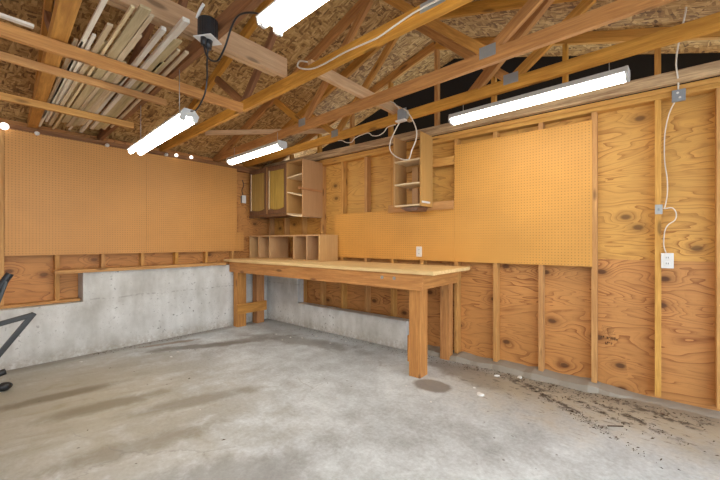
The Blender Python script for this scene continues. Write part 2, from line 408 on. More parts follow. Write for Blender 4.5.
# ------------------------------------------------------------------ framing of the two walls
PB, PT = 2.305, 2.383
for nm, lo, hi in (('back', (-.088, .0, PB), (6.04, .0885, PB+.038)), ('back', (-.088, .0, PB+.039), (6.04, .0885, PT))):
    o = board('top_plate', (lo[0], .0443, (lo[2]+hi[2])/2), (hi[0], .0443, (lo[2]+hi[2])/2), .0885, .037, 'stud')
    tag(o, 'lower top plate board along the back wall, resting on its studs' if lo[2] == PB else 'upper top plate board along the back wall, under the gable beam', 'top plate', 'top plates of the walls')
for z, lb in ((PB+.019, 'lower top plate board over the pegboard of the concrete-footed wall'), (PB+.0585, 'upper top plate board of the concrete-footed wall, carrying the truss ends')):
    tag(board('top_plate', (-.0443, -6.2, z), (-.0443, -.002, z), .087, .037, 'truss_red'), lb, 'top plate', 'top plates of the walls')
xs = [.02, .411, .817, 1.224, 1.63, 2.037, 2.443, 2.849, 3.256, 3.662, 4.069, 4.475, 4.882, 5.215]
for i, x in enumerate(xs):
    z0 = .331 if False else .05
    o = board('wall_stud', (x, .044, z0), (x, .044, PB-.001), .038, .0875, 'stud', up=(0, 1, 0))
    tag(o, 'bare pine stud of the back wall, %s one counted from the corner behind the cabinets' % ORD[i], 'stud', 'studs of the back wall')
ys = [-3.09, -2.672, -2.266, -1.859, -1.453, -1.046, -.64]
for i, y in enumerate(ys):
    z0 = .577 if y < -2.5 else .892
    if y < -2.5: z0 = .606
    o = board('wall_stud', (-.0443, y, z0), (-.0443, y, PB-.001), .038, .0865, 'stud', up=(1, 0, 0))
    tag(o, 'bare stud standing on the concrete knee wall, %s one counted from the bench end' % ORD[len(ys)-1-i], 'stud', 'studs above the concrete wall')
tag(board('sill_plate', (-.03, -4.5, .591), (-.03, -2.483, .591), .11, .028, 'stud'), 'thin sill board on the lower step of the concrete wall', 'sill board')
tag(board('ledger_board', (.079, -2.72, .9105), (.079, -.84, .9105), .155, .037, 'stud'), 'long ledger board lying on top of the tall concrete wall', 'ledger board')

# ------------------------------------------------------------------ pegboards
def peg(lo, hi, m, label): return tag(box('pegboard', lo, hi, m, bev=0), label, 'pegboard', 'pegboards on the walls')
def peg_abs(lo, hi, m, label):
    bm = bmesh.new(); abox(bm, lo, hi); return tag(link('pegboard', bm, m), label, 'pegboard', 'pegboards on the walls')
peg_abs((.001, -3.07, 1.085), (.008, -1.826, 2.328), 'peg', 'tan pegboard sheet over the step in the concrete wall')
peg_abs((.001, -1.824, 1.085), (.008, -.585, 2.328), 'peg', 'tan pegboard sheet beside the corner, above the tall concrete')
peg_abs((.001, -.583, 1.085), (.006, -.465, 1.37), 'peg', 'small offcut of pegboard beside the cubby box')
peg_abs((3.243, -.009, 1.016), (4.463, -.001, 2.24), 'peg_gold', 'big square golden pegboard right of the hanging shelf unit')
peg_abs((1.50, -.008, 1.016), (3.241, -.001, 1.60), 'peg_gold', 'low wide golden pegboard behind the workbench top')

# boards that carry the hanging shelf
tag(board('mounting_board', (2.43, -.012, 2.085), (3.238, -.012, 2.085), .09, .02, 'stud', up=(0, 1, 0)), 'upper board nailed across studs behind the hanging shelf unit', 'mounting board', 'boards behind the hanging shelf')
tag(board('mounting_board', (2.41, -.022, 1.615), (3.238, -.022, 1.615), .09, .024, 'stud', up=(0, 1, 0)), 'lower board under the hanging shelf unit, along the pegboard top', 'mounting board', 'boards behind the hanging shelf')

# ------------------------------------------------------------------ trusses
def zroof(x): return EAVE+SL*min(x, 6.06-x)
def truss(y0, y6, label, m, web_m, plates=(0, 1), splice=None, thick=.038):
    rz = math.atan2(y6-y0, 6.06)
    t = thing('roof_truss', label, 'roof truss', (0, y0, 2.385), rz, 'roof trusses')
    K = 1/math.cos(rz); zb = 2.385
    f = lambda x, z: (x*K, 0, z-zb)
    board('bottom_chord', f(-.08, 2.4305), f(6.14, 2.4305), thick, .089, m, t)
    d = .0475; c = math.cos(math.atan(SL))
    for s in (0, 1):
        X = lambda x: x if s == 0 else 6.06-x
        board('top_chord', f(X(.10), zroof(.10)-d), f(X(RX-.002), zroof(RX-.002)-d), .038, .089, m, t)
        jz = 2.474; q = 1.515; jt = lambda x: zroof(x)-.096
        board('web', f(X(2.02), jz), f(X(q), jt(q)), .036, .066, web_m, t)
        board('web', f(X(2.06), jz), f(X(RX-.05), jt(RX)), .036, .066, web_m, t)
        if s in plates:
            for fx in (-.0205, .0205):
                bm = bmesh.new(); abox(bm, (-.055, -.0008, -.035), (.055, .0008, .042))
                for i in range(4):
                    for k in range(3): abox(bm, (-.046+i*.027, -.0018, -.026+k*.024), (-.040+i*.027, .0018, -.014+k*.024))
                o = link('gusset_plate', bm, 'steel', t, loc=f(X(2.04), 2.465)); o.location.y = fx
    if splice:
        for fx in (-.0205, .0205):
            bm = bmesh.new(); abox(bm, (-.075, -.0008, -.005), (.075, .0008, .044))
            for i in range(5):
                for k in range(2): abox(bm, (-.062+i*.028, -.0018, .006+k*.02), (-.056+i*.028, .0018, .016+k*.02))
            o = link('gusset_plate', bm, 'steel', t, loc=f(splice, 2.43)); o.location.y = fx
    return t
truss(-.409, -.829, 'roof truss nearest the back wall, above the long lamp and shelf unit', 'truss', 'truss')
truss(-.90, -1.325, 'second roof truss out from the back wall, above the cabinet corner lamp', 'truss', 'truss')
truss(-1.625, -1.977, 'roof truss with the cream cable stapled along its bottom chord', 'truss', 'truss_red', plates=(1,), splice=3.98)
truss(-2.29, -2.68, 'reddish roof truss carrying the black outlet box', 'truss_red', 'truss_red', plates=())
truss(-2.865, -3.36, 'orange roof truss beside the bundle of stored strips, furthest from the bench', 'truss', 'truss_red', plates=(), thick=.076)
# gable frame standing on the back wall plate, open to the attic behind, its darkness painted black
t = thing('gable_frame', 'open gable frame of beam and short studs above the back wall', 'gable frame', (0, 0, 0))
board('bottom_beam', (-.08, -.03, 2.432), (6.08, -.03, 2.432), .05, .088, 'grey_beam', t)
for i, x in enumerate((.61, 1.22, 1.83, 2.44, 3.05, 3.66, 4.27, 4.88, 5.49)):
    board('gable_stud', (x, -.02, 2.477), (x, -.02, zroof(x)-.10), .038, .06, 'truss', t, up=(0, 1, 0))
for s in (0, 1):
    X = lambda x: x if s == 0 else 6.06-x
    board('top_chord', (X(.1), -.02, zroof(.1)-.0475), (X(RX-.002), -.02, zroof(RX)-.0475), .038, .089, 'truss', t)

# braces and runners
tag(board('strongback_board', (2.70, -3.9, 2.543), (2.70, -1.80, 2.543), .038, .135, 'pale'), 'wide pale board on edge across the trusses, beside the black outlet box', 'brace board', 'brace boards over the truss chords')
tag(board('strongback_board', (2.655, -3.9, 2.533), (2.655, -1.86, 2.533), .038, .115, 'pale'), 'second pale board doubled behind the wide one on the trusses', 'brace board', 'brace boards over the truss chords')
tag(board('strongback_board', (2.90, -1.74, 2.522), (2.90, -.32, 2.522), .038, .09, 'pale'), 'narrow pale brace with a cable along its top, near the grey junction box', 'brace board', 'brace boards over the truss chords')
tag(board('runner_board', (2.20, -4.1, 2.345), (2.20, -1.86, 2.345), .036, .072, 'truss'), 'widest orange runner nailed under the trusses, nearest the ceiling outlet', 'runner', 'runners holding the stored strips')
tag(board('runner_board', (1.79, -4.1, 2.358), (1.79, -2.30, 2.358), .034, .046, 'stud'), 'middle of the three runners that hold the stored strips', 'runner', 'runners holding the stored strips')
tag(board('runner_board', (.96, -4.1, 2.352), (.96, -2.27, 2.352), .036, .056, 'stud'), 'runner nearest the tall pegboard, under the far ends of the strips', 'runner', 'runners holding the stored strips')
tag(board('runner_board', (2.262, -4.1, 2.391), (2.262, -3.16, 2.391), .030, .016, 'strip_white'), 'pale grey strip running just above the widest runner', 'runner', 'runners holding the stored strips')
tag(board('diagonal_brace', (.50, -1.32, 2.60), (1.90, -.06, 2.655), .02, .06, 'pale'), 'thin pale brace running level from the low roof to the gable beam', 'diagonal brace')
tag(board('diagonal_brace', (3.67, -.622, 2.455), (4.42, -1.0, 2.87), .04, .088, 'truss'), 'short orange brace slanting up between the two trusses by the long lamp', 'diagonal brace')

# stored strips
def strips(rows, where):
    for i, (xr, yr, xl, yl, w, h, z, mm) in enumerate(rows):
        o = board('trim_strip', (xr, yr, z+h/2), (xl, yl, z+h/2), w, h, mm, bev=.001)
        tag(o, '%s loose wood strip from the orange truss in the %s' % (ORD[i], where), 'wood strip', 'loose strips stored overhead')
Z0 = 2.3865
low = []
y = -3.005
for xr, w, gap, mm in ((3.05, .022, .020, 'strip_white'), (2.30, .014, .012, 'strip'), (2.42, .017, .006, 'strip_white'), (2.60, .026, .004, 'strip'), (2.86, .016, .012, 'strip'),
                       (2.90, .050, .006, 'strip_olive'), (2.86, .022, .012, 'strip'), (2.62, .013, .016, 'strip'), (2.20, .034, .005, 'strip_olive'), (2.12, .030, .006, 'strip'), (2.02, .022, .006, 'strip')):
    y += w/2; xl = .08+.37*((len(low)*3) % 4)*.33
    if len(low) > 6: xl = .30+.06*(len(low)-7)
    low.append((xr, y, xl, y+.056*(xr-xl), w, .014, Z0, mm)); y += w/2+gap
strips(low, 'lower layer of the strip bundle beside the orange truss')
high = []
y = -2.985
for xr, w, gap, mm in ((2.25, .020, .010, 'strip'), (2.30, .024, .016, 'strip_white'), (2.22, .018, .020, 'strip_white'), (2.36, .030, .024, 'strip_olive'), (2.18, .016, .018, 'strip'),
                       (2.28, .024, .030, 'strip'), (2.05, .018, .020, 'strip_white')):
    y += w/2; xl = .10+.13*((len(high)*5) % 3); high.append((xr, y, xl, y+.068*(xr-xl), w, .012, Z0+.0165, mm)); y += w/2+gap
strips(high, 'upper layer of the strip bundle beside the orange truss')
strips([(2.78, -2.700, .17, -2.508, .026, .022, Z0, 'strip_white'), (2.95, -2.655, .39, -2.466, .036, .022, Z0, 'strip_white'), (2.74, -2.608, .41, -2.436, .046, .010, Z0, 'strip_olive'),
        (2.40, -2.560, .50, -2.405, .030, .010, Z0, 'strip_olive'), (2.60, -2.545, .43, -2.372, .020, .014, Z0+.012, 'strip'), (2.64, -2.512, .6, -2.352, .022, .014, Z0, 'strip')], 'bundle beside the reddish truss')

# ------------------------------------------------------------------ lamps
def shop_light(a, b, label, w=.125, hang=None, tails=True):
    """open twin-tube strip light: tray, end plates with tube sockets, two tubes, hanging wires"""
    a, b = Vector(a), Vector(b); L = (b-a).length; rz = math.atan2(b.y-a.y, b.x-a.x); c = (a+b)/2
    t = thing('strip_light', label, 'strip light', c, rz, 'fluorescent strip lights')
    bm = bmesh.new()
    prism(bm, [(-w/2, .006), (-w/2+.004, .002), (-.03, .030), (.03, .030), (w/2-.004, .002), (w/2, .006), (.03, .048), (-.03, .048)], -L/2, L/2, 'x')
    link('housing', bm, 'white_metal', t)
    for s in (-1, 1):
        bm = bmesh.new(); out = [(-w/2+.004, .010), (-.028, .046), (.028, .046), (w/2-.004, .010), (w/2-.012, -.026), (.034, -.026), (.024, -.002), (-.024, -.002), (-.034, -.026), (-w/2+.012, -.026)]
        prism(bm, out, s*L/2-.004, s*L/2+.004, 'x')
        e = link('end_plate', bm, 'lamp_metal', t)
        for y in (-.036, .036):
            bm = bmesh.new(); mx = Matrix.Translation((s*(L/2-.008), y, -.012)) @ Matrix.Rotation(math.pi/2, 4, 'Y')
            bmesh.ops.create_cone(bm, cap_ends=True, segments=16, radius1=.02, radius2=.017, depth=.018, matrix=mx); link('tube_socket', bm, 'white', e, True)
    for y in (-.036, .036):
        tube('tube', [(-L/2+.016, y, -.012), (L/2-.016, y, -.012)], .0165, 'tube', t, 14, 0)
    if hang:
        for s in (-1, 1): tube('hanger_wire', [(s*L*.36, 0, .046), (s*L*.36, 0, hang-c.z)], .0025, 'steel', t, 6, 0)
    return t
def wrap_light(a, b, label, hang, w=.125):
    """wraparound fixture: steel back, glowing acrylic lens, end caps"""
    a, b = Vector(a), Vector(b); L = (b-a).length; rz = math.atan2(b.y-a.y, b.x-a.x); c = (a+b)/2
    t = thing('strip_light', label, 'strip light', c, rz, 'fluorescent strip lights')
    bm = bmesh.new(); prism(bm, [(-w/2, .0), (w/2, .0), (w/2, .010), (.05, .038), (-.05, .038), (-w/2, .010)], -L/2, L/2, 'x'); link('housing', bm, 'lamp_metal', t)
    bm = bmesh.new(); n = 12
    out = [(w/2*.94*math.cos(math.pi*k/n), -.038*math.sin(math.pi*k/n)-.0005) for k in range(n+1)]
    prism(bm, out, -L/2+.012, L/2-.012, 'x'); link('diffuser', bm, 'lens', t)
    for s in (-1, 1):
        bm = bmesh.new(); o2 = [(w/2*math.cos(math.pi*k/n), -.042*math.sin(math.pi*k/n)) for k in range(n+1)]+[(-.05, .040), (.05, .040)]
        prism(bm, o2, s*L/2-.010, s*L/2+.006, 'x'); e = link('end_cap', bm, 'lamp_metal', t)
        tube('hanger_wire', [(s*L*.42, 0, .038), (s*L*.42, 0, hang-c.z)], .0025, 'steel', t, 6, 0)
    return t
shop_light((1.32, -2.37, 2.025), (2.57, -2.465, 2.025), 'open twin-tube strip light hung over the room below the stored strips', hang=2.383)
shop_light((3.50, -2.525, 2.215), (4.75, -2.60, 2.215), 'open twin-tube strip light nearest the camera, beside the black outlet box', w=.15, hang=2.383)
wrap_light((.76, -1.12, 2.235), (1.88, -1.19, 2.235), 'wraparound strip light hung in the corner in front of the door cabinet', 2.383, .11)
wrap_light((3.52, -.645, 2.275), (4.73, -.725, 2.275), 'long wraparound strip light hung in front of the big square pegboard', 2.383, .122)

# ------------------------------------------------------------------ workbench
wb = thing('workbench', 'long timber workbench with square post legs against the back wall', 'workbench', (1.75, -.4, 0))
def wbx(name, lo, hi, m='bench', axis=0, parent=wb, label=None):
    lo = [lo[0]-1.75, lo[1]+.4, lo[2]]; hi = [hi[0]-1.75, hi[1]+.4, hi[2]]
    c = [(a+b)/2 for a, b in zip(lo, hi)]; s = [b-a for a, b in zip(lo, hi)]
    A = Vector(c); B = Vector(c); A[axis] = lo[axis]; B[axis] = hi[axis]
    if axis == 0: o = board(name, A, B, s[1], s[2], m, parent)
    elif axis == 1: o = board(name, A, B, s[0], s[2], m, parent)
    else: o = board(name, A, B, s[0], s[1], m, parent, up=(0, 1, 0))
    if label: o['label'] = label
    return o
wbx('tabletop', (.012, -.80, .936), (3.415, -.012, .970), 'bench_top')
wbx('apron', (.13, -.775, .79), (3.29, -.737, .935))
wbx('apron', (3.252, -.736, .80), (3.289, -.03, .935), axis=1)
wbx('apron', (.13, -.736, .80), (.168, -.16, .935), axis=1)
wbx('apron', (.17, -.165, .80), (3.25, -.127, .935))
wbx('leg', (3.135, -.736, 0), (3.250, -.60, .934), axis=2)
wbx('leg', (3.135, -.122, 0.0), (3.235, -.03, .934), axis=2)
wbx('leg', (.172, -.736, 0), (.285, -.60, .934), axis=2)
wbx('leg', (.172, -.42, 0), (.285, -.29, .934), axis=2)
wbx('leg_brace', (.286, -.76, .19), (.324, -.27, .33), axis=1, label='reddish cross board joining the two legs at the corner end')
wbx('cleat', (3.105, -.715, .12), (3.134, -.62, .36), axis=2)
for x in (2.86, 3.0):
    bm = bmesh.new(); mx = Matrix.Rotation(math.pi/2, 4, 'X'); bmesh.ops.create_cone(bm, cap_ends=True, segments=14, radius1=.016, radius2=.016, depth=.006, matrix=mx)
    link('bolt_plate', bm, 'steel', wb, loc=(x-1.75, -.3785, .885))

# ------------------------------------------------------------------ cubby box on the bench
cb = thing('cubby_box', 'low five-bay cubby box standing at the corner end of the workbench', 'cubby box', (.79, -.2, .971))
def cbx(name, lo, hi, m='cubby'): return box(name, (lo[0]-.79, lo[1]+.2, lo[2]-.971), (hi[0]-.79, hi[1]+.2, hi[2]-.971), m, cb, .0015)
cbx('side_panel', (.01, -.37, .971), (.030, -.03, 1.318)); cbx('side_panel', (1.560, -.37, .971), (1.580, -.03, 1.318))
cbx('top_board', (.031, -.37, 1.300), (1.559, -.03, 1.318)); cbx('bottom_board', (.031, -.37, .971), (1.559, -.03, .984))
for x in (.245, .515, 1.06, 1.325): cbx('divider', (x, -.37, .985), (x+.02, -.03, 1.299))
tag(box('scrap_block', (.90, -.16, .9845), (.985, -.06, 1.12), 'frame_wood'), 'dark scrap block in the widest bay of the cubby box', 'wood block')

# ------------------------------------------------------------------ wall cabinet with two doors
DZ0, DZ1, DX1 = 1.60, 2.33, .915
wc = thing('wall_cabinet', 'brown two-door wall cabinet with yellowish panels in the corner', 'cabinet', (.46, -.2, DZ0))
def wcx(name, lo, hi, m, parent=wc, bev=.002): return box(name, (lo[0]-.46, lo[1]+.2, lo[2]-DZ0), (hi[0]-.46, hi[1]+.2, hi[2]-DZ0), m, parent, bev)
bm = bmesh.new(); abox(bm, (.012-.46, -.15, .0), (DX1-.46, .185, DZ1-DZ0), 0, .002); link('carcass', bm, 'frame_wood', wc)
wcx('base_moulding', (.010, -.375, DZ0-.012), (DX1, -.351, DZ0+.03), 'frame_wood')
wcx('mullion', (.442, -.362, DZ0+.03), (.475, -.351, DZ1), 'cabinet')
def door(x0, x1):
    z0, z1 = DZ0+.035, DZ1-.005; W = .040
    d = bpy.data.objects.new('door', None); COL.objects.link(d); d.parent = wc; d.location = (x0-.46, -.171, z0-DZ0)
    w, h = x1-x0, z1-z0; n = 14
    arch = lambda s: W+.03*(4*(s-.5)**2) if True else W       # bottom rail: curved top edge, arched like a cathedral door hung upside down
    bm = bmesh.new()
    for lo, hi in (((0, 0, 0), (W, .02, h)), ((w-W, 0, 0), (w, .02, h)), ((W, 0, h-W-.02), (w-W, .02, h))): abox(bm, lo, hi, 0, .003)
    prism(bm, [(W, 0), (w-W, 0)]+[(W+(w-2*W)*(1-k/n), arch(1-k/n)) for k in range(n+1)], 0, .02)
    link('door_frame', bm, 'frame_wood', d)
    bm = bmesh.new(); q = .012
    prism(bm, [(W+q+(w-2*W-2*q)*k/n, arch(k/n)+q) for k in range(n+1)]+[(w-W-q, h-W-.02-q), (W+q, h-W-.02-q)], .004, .019)
    link('door_panel', bm, 'panel', d)
    bm = bmesh.new(); abox(bm, (W, .010, W-.02), (w-W, .0195, h-W-.02)); link('panel_groove', bm, 'frame_wood', d)
    bm = bmesh.new(); prism(bm, [(W-.004, W+.02), (W+.006, W+.02), (W+.006, h-W-.02), (W-.004, h-W-.02)], -.003, .0195); link('edge_bead', bm, 'edge', d)
    return d
door(.018, .44); door(.477, .905)
# open shelf unit beside it
ou = thing('open_shelf_unit', 'open wall shelf unit with crooked shelves beside the two-door cabinet', 'shelf unit', (1.09, -.2, 1.57))
def oux(name, lo, hi, m='cabinet'): return box(name, (lo[0]-1.09, lo[1]+.2, lo[2]-1.57), (hi[0]-1.09, hi[1]+.2, hi[2]-1.57), m, ou, .0015)
oux('side_panel', (.918, -.37, 1.60), (.934, -.004, 2.335)); oux('side_panel', (1.244, -.37, 1.565), (1.262, -.004, 2.335))
oux('back_panel', (.935, -.012, 1.62), (1.243, -.004, 2.33)); oux('top_board', (.935, -.37, 2.317), (1.243, -.013, 2.333))
def tilt(name, zl, zr, th=.016):
    bm = bmesh.new(); prism(bm, [(.935-1.09, zl-1.57), (1.243-1.09, zr-1.57), (1.243-1.09, zr-1.57+th), (.935-1.09, zl-1.57+th)], -.17, .187); o = link(name, bm, 'edge', ou); return o
tilt('shelf', 2.105, 2.128); tilt('shelf', 1.905, 1.835); 
bm = bmesh.new(); n = 12
lowc = lambda s: -.008+.045*(1-s)**2
prism(bm, [(.935-1.09+.308*k/n, lowc(k/n)) for k in range(n+1)]+[(.935-1.09+.308*(1-k/n), lowc(1-k/n)+.02) for k in range(n+1)], -.175, .187)
link('bottom_board', bm, 'edge', ou)
tag(board('wooden_rail', (1.276, -.45, 1.935), (1.276, -.03, 1.93), .022, .026, 'bench'), 'wooden rail fixed across the outer side of the open shelf unit', 'rail')

# ------------------------------------------------------------------ hanging open shelf over the pegboard edge
hs = thing('hanging_shelf_unit', 'narrow open shelf unit hung between the two golden pegboards', 'shelf unit', (2.83, -.15, 1.6))
def hsx(name, lo, hi, m='cabinet'): return box(name, (lo[0]-2.83, lo[1]+.15, lo[2]-1.6), (hi[0]-2.83, hi[1]+.15, hi[2]-1.6), m, hs, .0015)
hsx('side_panel', (2.655, -.285, 1.605), (2.671, -.036, 2.37)); hsx('side_panel', (2.985, -.285, 1.60), (3.003, -.036, 2.37))
for z in (2.085, 1.835, 1.605): hsx('shelf', (2.672, -.284, z), (2.984, -.038, z+.016), 'edge')
hsx('hanging_rail', (2.672, -.052, 2.02), (2.984, -.037, 2.084), 'cabinet')
bm = bmesh.new(); prism(bm, [(2.72-2.83, -.005), (2.95-2.83, -.005), (2.93-2.83, -.045), (2.80-2.83, -.045)], -.10, .10); link('under_tray', bm, 'frame_wood', hs)
hsx('bracket', (3.004, -.275, 1.632), (3.014, -.11, 1.652), 'white')
for nm, z in (('scrap_board', 1.852), ('scrap_board', 1.622)):
    tag(box(nm, (2.80, -.13, z), (2.875, -.06, z+.19), 'cubby'), 'scrap board end standing on the %s shelf of the hanging unit' % ('middle' if z > 1.7 else 'bottom'), 'scrap board', 'scraps in the hanging shelf unit')

# ------------------------------------------------------------------ electrical
t = thing('outlet_box', 'black ceiling outlet box with white cover plate on the reddish truss', 'outlet box', (2.99, -2.558, 2.322))
bm = bmesh.new(); cylz(bm, (0, 0, 0), .052, .105, 20); bmesh.ops.bevel(bm, geom=bm.edges[:], offset=.006, segments=2, affect='EDGES'); link('box_body', bm, 'black', t)
o = box('cover_plate', (-.052, -.052, -.007), (.052, .052, -.001), 'white', t); o.rotation_euler = (0, 0, .5)
bm = bmesh.new(); cylz(bm, (0, 0, -.052), .019, .045, 14, .024); cylz(bm, (.012, -.03, -.046), .015, .040, 12); link('plug', bm, 'black', t, True)
tube('clamp', [(-.02, -.05, .10), (.01, -.05, .125), (.045, -.045, .15)], .008, 'white', t)
tag(tube('power_cord', [(2.99, -2.558, 2.272), (2.955, -2.545, 2.21), (2.895, -2.515, 2.15), (2.86, -2.512, 2.07), (2.74, -2.50, 2.02), (2.60, -2.47, 2.05)], .0048, 'black'), 'black cord hanging from the ceiling outlet to the lamp below the strips', 'power cord', 'black lamp cords')
tag(tube('power_cord', [(3.005, -2.588, 2.276), (3.015, -2.58, 2.225), (3.04, -2.57, 2.19), (3.085, -2.562, 2.172), (3.12, -2.56, 2.18), (3.176, -2.56, 2.223), (3.232, -2.56, 2.295), (3.286, -2.56, 2.325), (3.347, -2.555, 2.32), (3.41, -2.54, 2.30), (3.475, -2.53, 2.26)], .0048, 'black'), 'black cord looping from the ceiling outlet to the lamp nearest the camera', 'power cord', 'black lamp cords')
def yA(x): return -1.625-.0581*x-.027
pts = [(2.995, 2.478), (2.91, 2.514), (2.885, 2.487), (2.939, 2.45), (3.028, 2.428), (3.153, 2.419), (3.344, 2.424), (3.515, 2.415), (3.632, 2.411), (3.775, 2.432), (3.905, 2.445), (4.1, 2.44), (4.4, 2.43)]
tag(tube('electric_cable', [(x, yA(x)-(.02 if i < 4 else 0), z) for i, (x, z) in enumerate(pts)], .0055, 'cable'), 'cream cable stapled along the truss, its end hooked back', 'cable')
tag(tube('electric_cable', [(2.885, -1.62, 2.575), (2.885, -1.2, 2.575), (2.89, -.8, 2.575), (2.91, -.66, 2.575), (2.96, -.672, 2.53), (2.99, -.672, 2.49)], .0055, 'cable'), 'cream cable lying along the top of the narrow pale brace', 'cable')
t = thing('junction_box', 'grey octagonal junction box on the truss above the hanging shelf unit', 'junction box', (3.03, -.668, 2.43))
bm = bmesh.new(); bmesh.ops.create_cone(bm, cap_ends=True, segments=8, radius1=.055, radius2=.052, depth=.045, matrix=Matrix.Rotation(math.pi/2, 4, 'X')); link('box_body', bm, 'steel', t)
o = box('cover_plate', (-.05, -.027, -.05), (.05, -.0235, .05), 'grey_box', t)
bm = bmesh.new(); abox(bm, (-.06, -.05, -.072), (.045, -.0, -.056), 0, .004); link('white_plug', bm, 'white', t)
tag(tube('electric_cable', [(3.01, -.70, 2.355), (2.96, -.71, 2.273), (2.91, -.71, 2.185), (2.91, -.71, 2.10), (2.98, -.71, 2.03), (3.066, -.71, 1.99), (3.121, -.71, 1.992), (3.15, -.71, 2.068), (3.19, -.71, 2.144), (3.20, -.71, 2.225), (3.165, -.715, 2.33), (3.11, -.72, 2.42), (3.06, -.71, 2.468)], .0055, 'cable'), 'cream cable hanging in a big loop in front of the hanging shelf unit', 'cable')
fz = [(2.07, 2.385), (2.135, 2.375), (2.20, 2.34), (2.286, 2.325), (2.344, 2.36), (2.443, 2.374), (2.54, 2.374), (2.593, 2.335), (2.672, 2.318), (2.748, 2.335), (2.80, 2.376), (2.9, 2.379)]
tag(tube('electric_cable', [(x, -.409-.0692*x+.005, z) for x, z in fz], .0045, 'cable'), 'thin cable drooping twice under the truss above the low pegboard', 'cable')
tag(tube('electric_cable', [(5.02, -.30, 2.80), (5.02, -.30, 2.765), (4.997, -.28, 2.64), (4.982, -.22, 2.55), (4.98, -.10, 2.50), (4.99, -.062, 2.43), (4.995, -.03, 2.385), (4.995, -.012, 2.345)], .0055, 'cable'), 'cream cable dropping from the roof to the grey box above the back wall', 'cable')
t = thing('junction_box', 'grey steel box with two screws high on the back wall plate', 'junction box', (4.998, -.014, 2.30))
box('box_body', (-.038, -.012, -.042), (.038, .0125, .042), 'grey_box', t)
for dx, dz in ((-.006, .018), (.006, -.018)):
    bm = bmesh.new(); bmesh.ops.create_cone(bm, cap_ends=True, segments=10, radius1=.008, radius2=.007, depth=.005, matrix=Matrix.Translation((dx, -.0145, dz)) @ Matrix.Rotation(math.pi/2, 4, 'X')); link('screw', bm, 'white', t)
tag(tube('electric_cable', [(4.975, -.008, 2.256), (4.945, .0, 2.18), (4.922, .02, 2.04), (4.920, .03, 1.85), (4.935, .03, 1.70), (4.935, .025, 1.58), (4.922, .012, 1.49), (4.918, .0, 1.474), (4.962, .005, 1.478), (4.985, .015, 1.439), (4.979, .02, 1.387), (4.94, .02, 1.351), (4.92, .02, 1.298), (4.915, .012, 1.2), (4.928, .005, 1.142)], .004, 'cable'), 'cream cable running down beside the stud to the low wall outlet', 'cable')
t = thing('switch_plate', 'small grey metal plate on the stud beside the cream cable', 'switch plate', (4.886, -.001, 1.47))
box('plate', (-.022, -.006, -.036), (.022, .0, .036), 'steel', t); box('toggle', (-.006, -.012, -.01), (.006, -.006, .01), 'grey_box', t)
def outlet(loc, label, depth):
    t = thing('wall_outlet', label, 'wall outlet', loc)
    box('cover_plate', (-.036, -.005, -.057), (.036, .0, .057), 'white', t)
    if depth: box('box_body', (-.03, .0005, -.05), (.03, depth, .05), 'white', t)
    for dz in (-.022, .022):
        f = box('socket_face', (-.016, -.0075, dz-.014), (.016, -.0052, dz+.014), 'white', t)
        for dx in (-.006, .006):
            box('slot', (dx-.0014, -.002, -.004), (dx+.0014, -.0008, .007), 'black', f, 0)
outlet((4.935, -.004, 1.083), 'white duplex outlet on the back wall below the hanging cable', .08)
outlet((2.82, -.0095, 1.113), 'white duplex outlet on the low pegboard behind the bench', 0)
t = thing('light_switch_box', 'grey switch box with wires on bare plywood beside the corner cabinet', 'switch box', (-.055, -.43, 1.885))
box('box_body', (-.033, -.03, -.055), (.012, .03, .055), 'grey_box', t); box('cover_plate', (.0125, -.034, -.06), (.016, .034, .06), 'white', t)
tube('wire', [(-.01, 0, .056), (-.012, -.02, .14), (-.01, .01, .22), (-.012, -.015, .30)], .005, 'black', t)
for i, (y, z, m_) in enumerate(((-3.075, 2.335, 'bulb'), (-2.838, 2.325, 'white'), (-2.24, 2.33, 'white'), (-1.60, 2.345, 'white'), (-1.478, 2.36, 'bulb'), (-1.283, 2.37, 'bulb'))):
    r = .034 if i == 0 else .021
    t = thing('light_bulb', '%s small round bulb along the plate over the tan pegboards, counted toward the corner' % ORD[i], 'bulb', (.0005, y, z), 0, 'round bulbs above the pegboards')
    bm = bmesh.new(); bmesh.ops.create_cone(bm, cap_ends=True, segments=14, radius1=.016, radius2=.012, depth=.02, matrix=Matrix.Translation((.010, 0, 0)) @ Matrix.Rotation(math.pi/2, 4, 'Y')); link('socket', bm, 'white', t, True)
    bm = bmesh.new(); bmesh.ops.create_uvsphere(bm, u_segments=16, v_segments=10, radius=r, matrix=Matrix.Translation((.02+r*.9, 0, 0))); link('bulb_glass', bm, m_, t, True)

# ------------------------------------------------------------------ black folding frame at the picture's edge
t = thing('folding_frame', 'black tubular folding frame standing by the low concrete wall', 'folding frame', (.75, -3.2, 0))
F = lambda x, y, z: (x-.75, y+3.2, z)
board('upper_bar', F(.75, -3.62, .455), F(.75, -2.955, .60), .035, .040, 'black_metal', t, bev=.008)
board('slanted_leg', F(.75, -2.955, .612), F(.75, -3.36, -.02+.05), .036, .040, 'black_metal', t, bev=.008)
board('handle_post', F(.79, -3.24, .50), F(.79, -3.128, .90), .018, .024, 'black_metal', t, bev=.005)
tube('hand_grip', [F(.76, -3.20, .78), F(.76, -3.155, .87), F(.76, -3.105, .962)], .027, 'black', t, 12)
tube('cross_tube', [F(.62, -3.36, .10), F(.75, -3.28, .13), F(.75, -3.13, .158)], .026, 'black', t, 12)
for yy in (-3.14, -3.52):
    bm = bmesh.new(); bmesh.ops.create_uvsphere(bm, u_segments=16, v_segments=10, radius=.036)
    for v in bm.verts: v.co = Vector((v.co.x*1.1, v.co.y*1.5, v.co.z*.95))
    link('rubber_foot', bm, 'black', t, True, loc=F(.75, yy, .036))
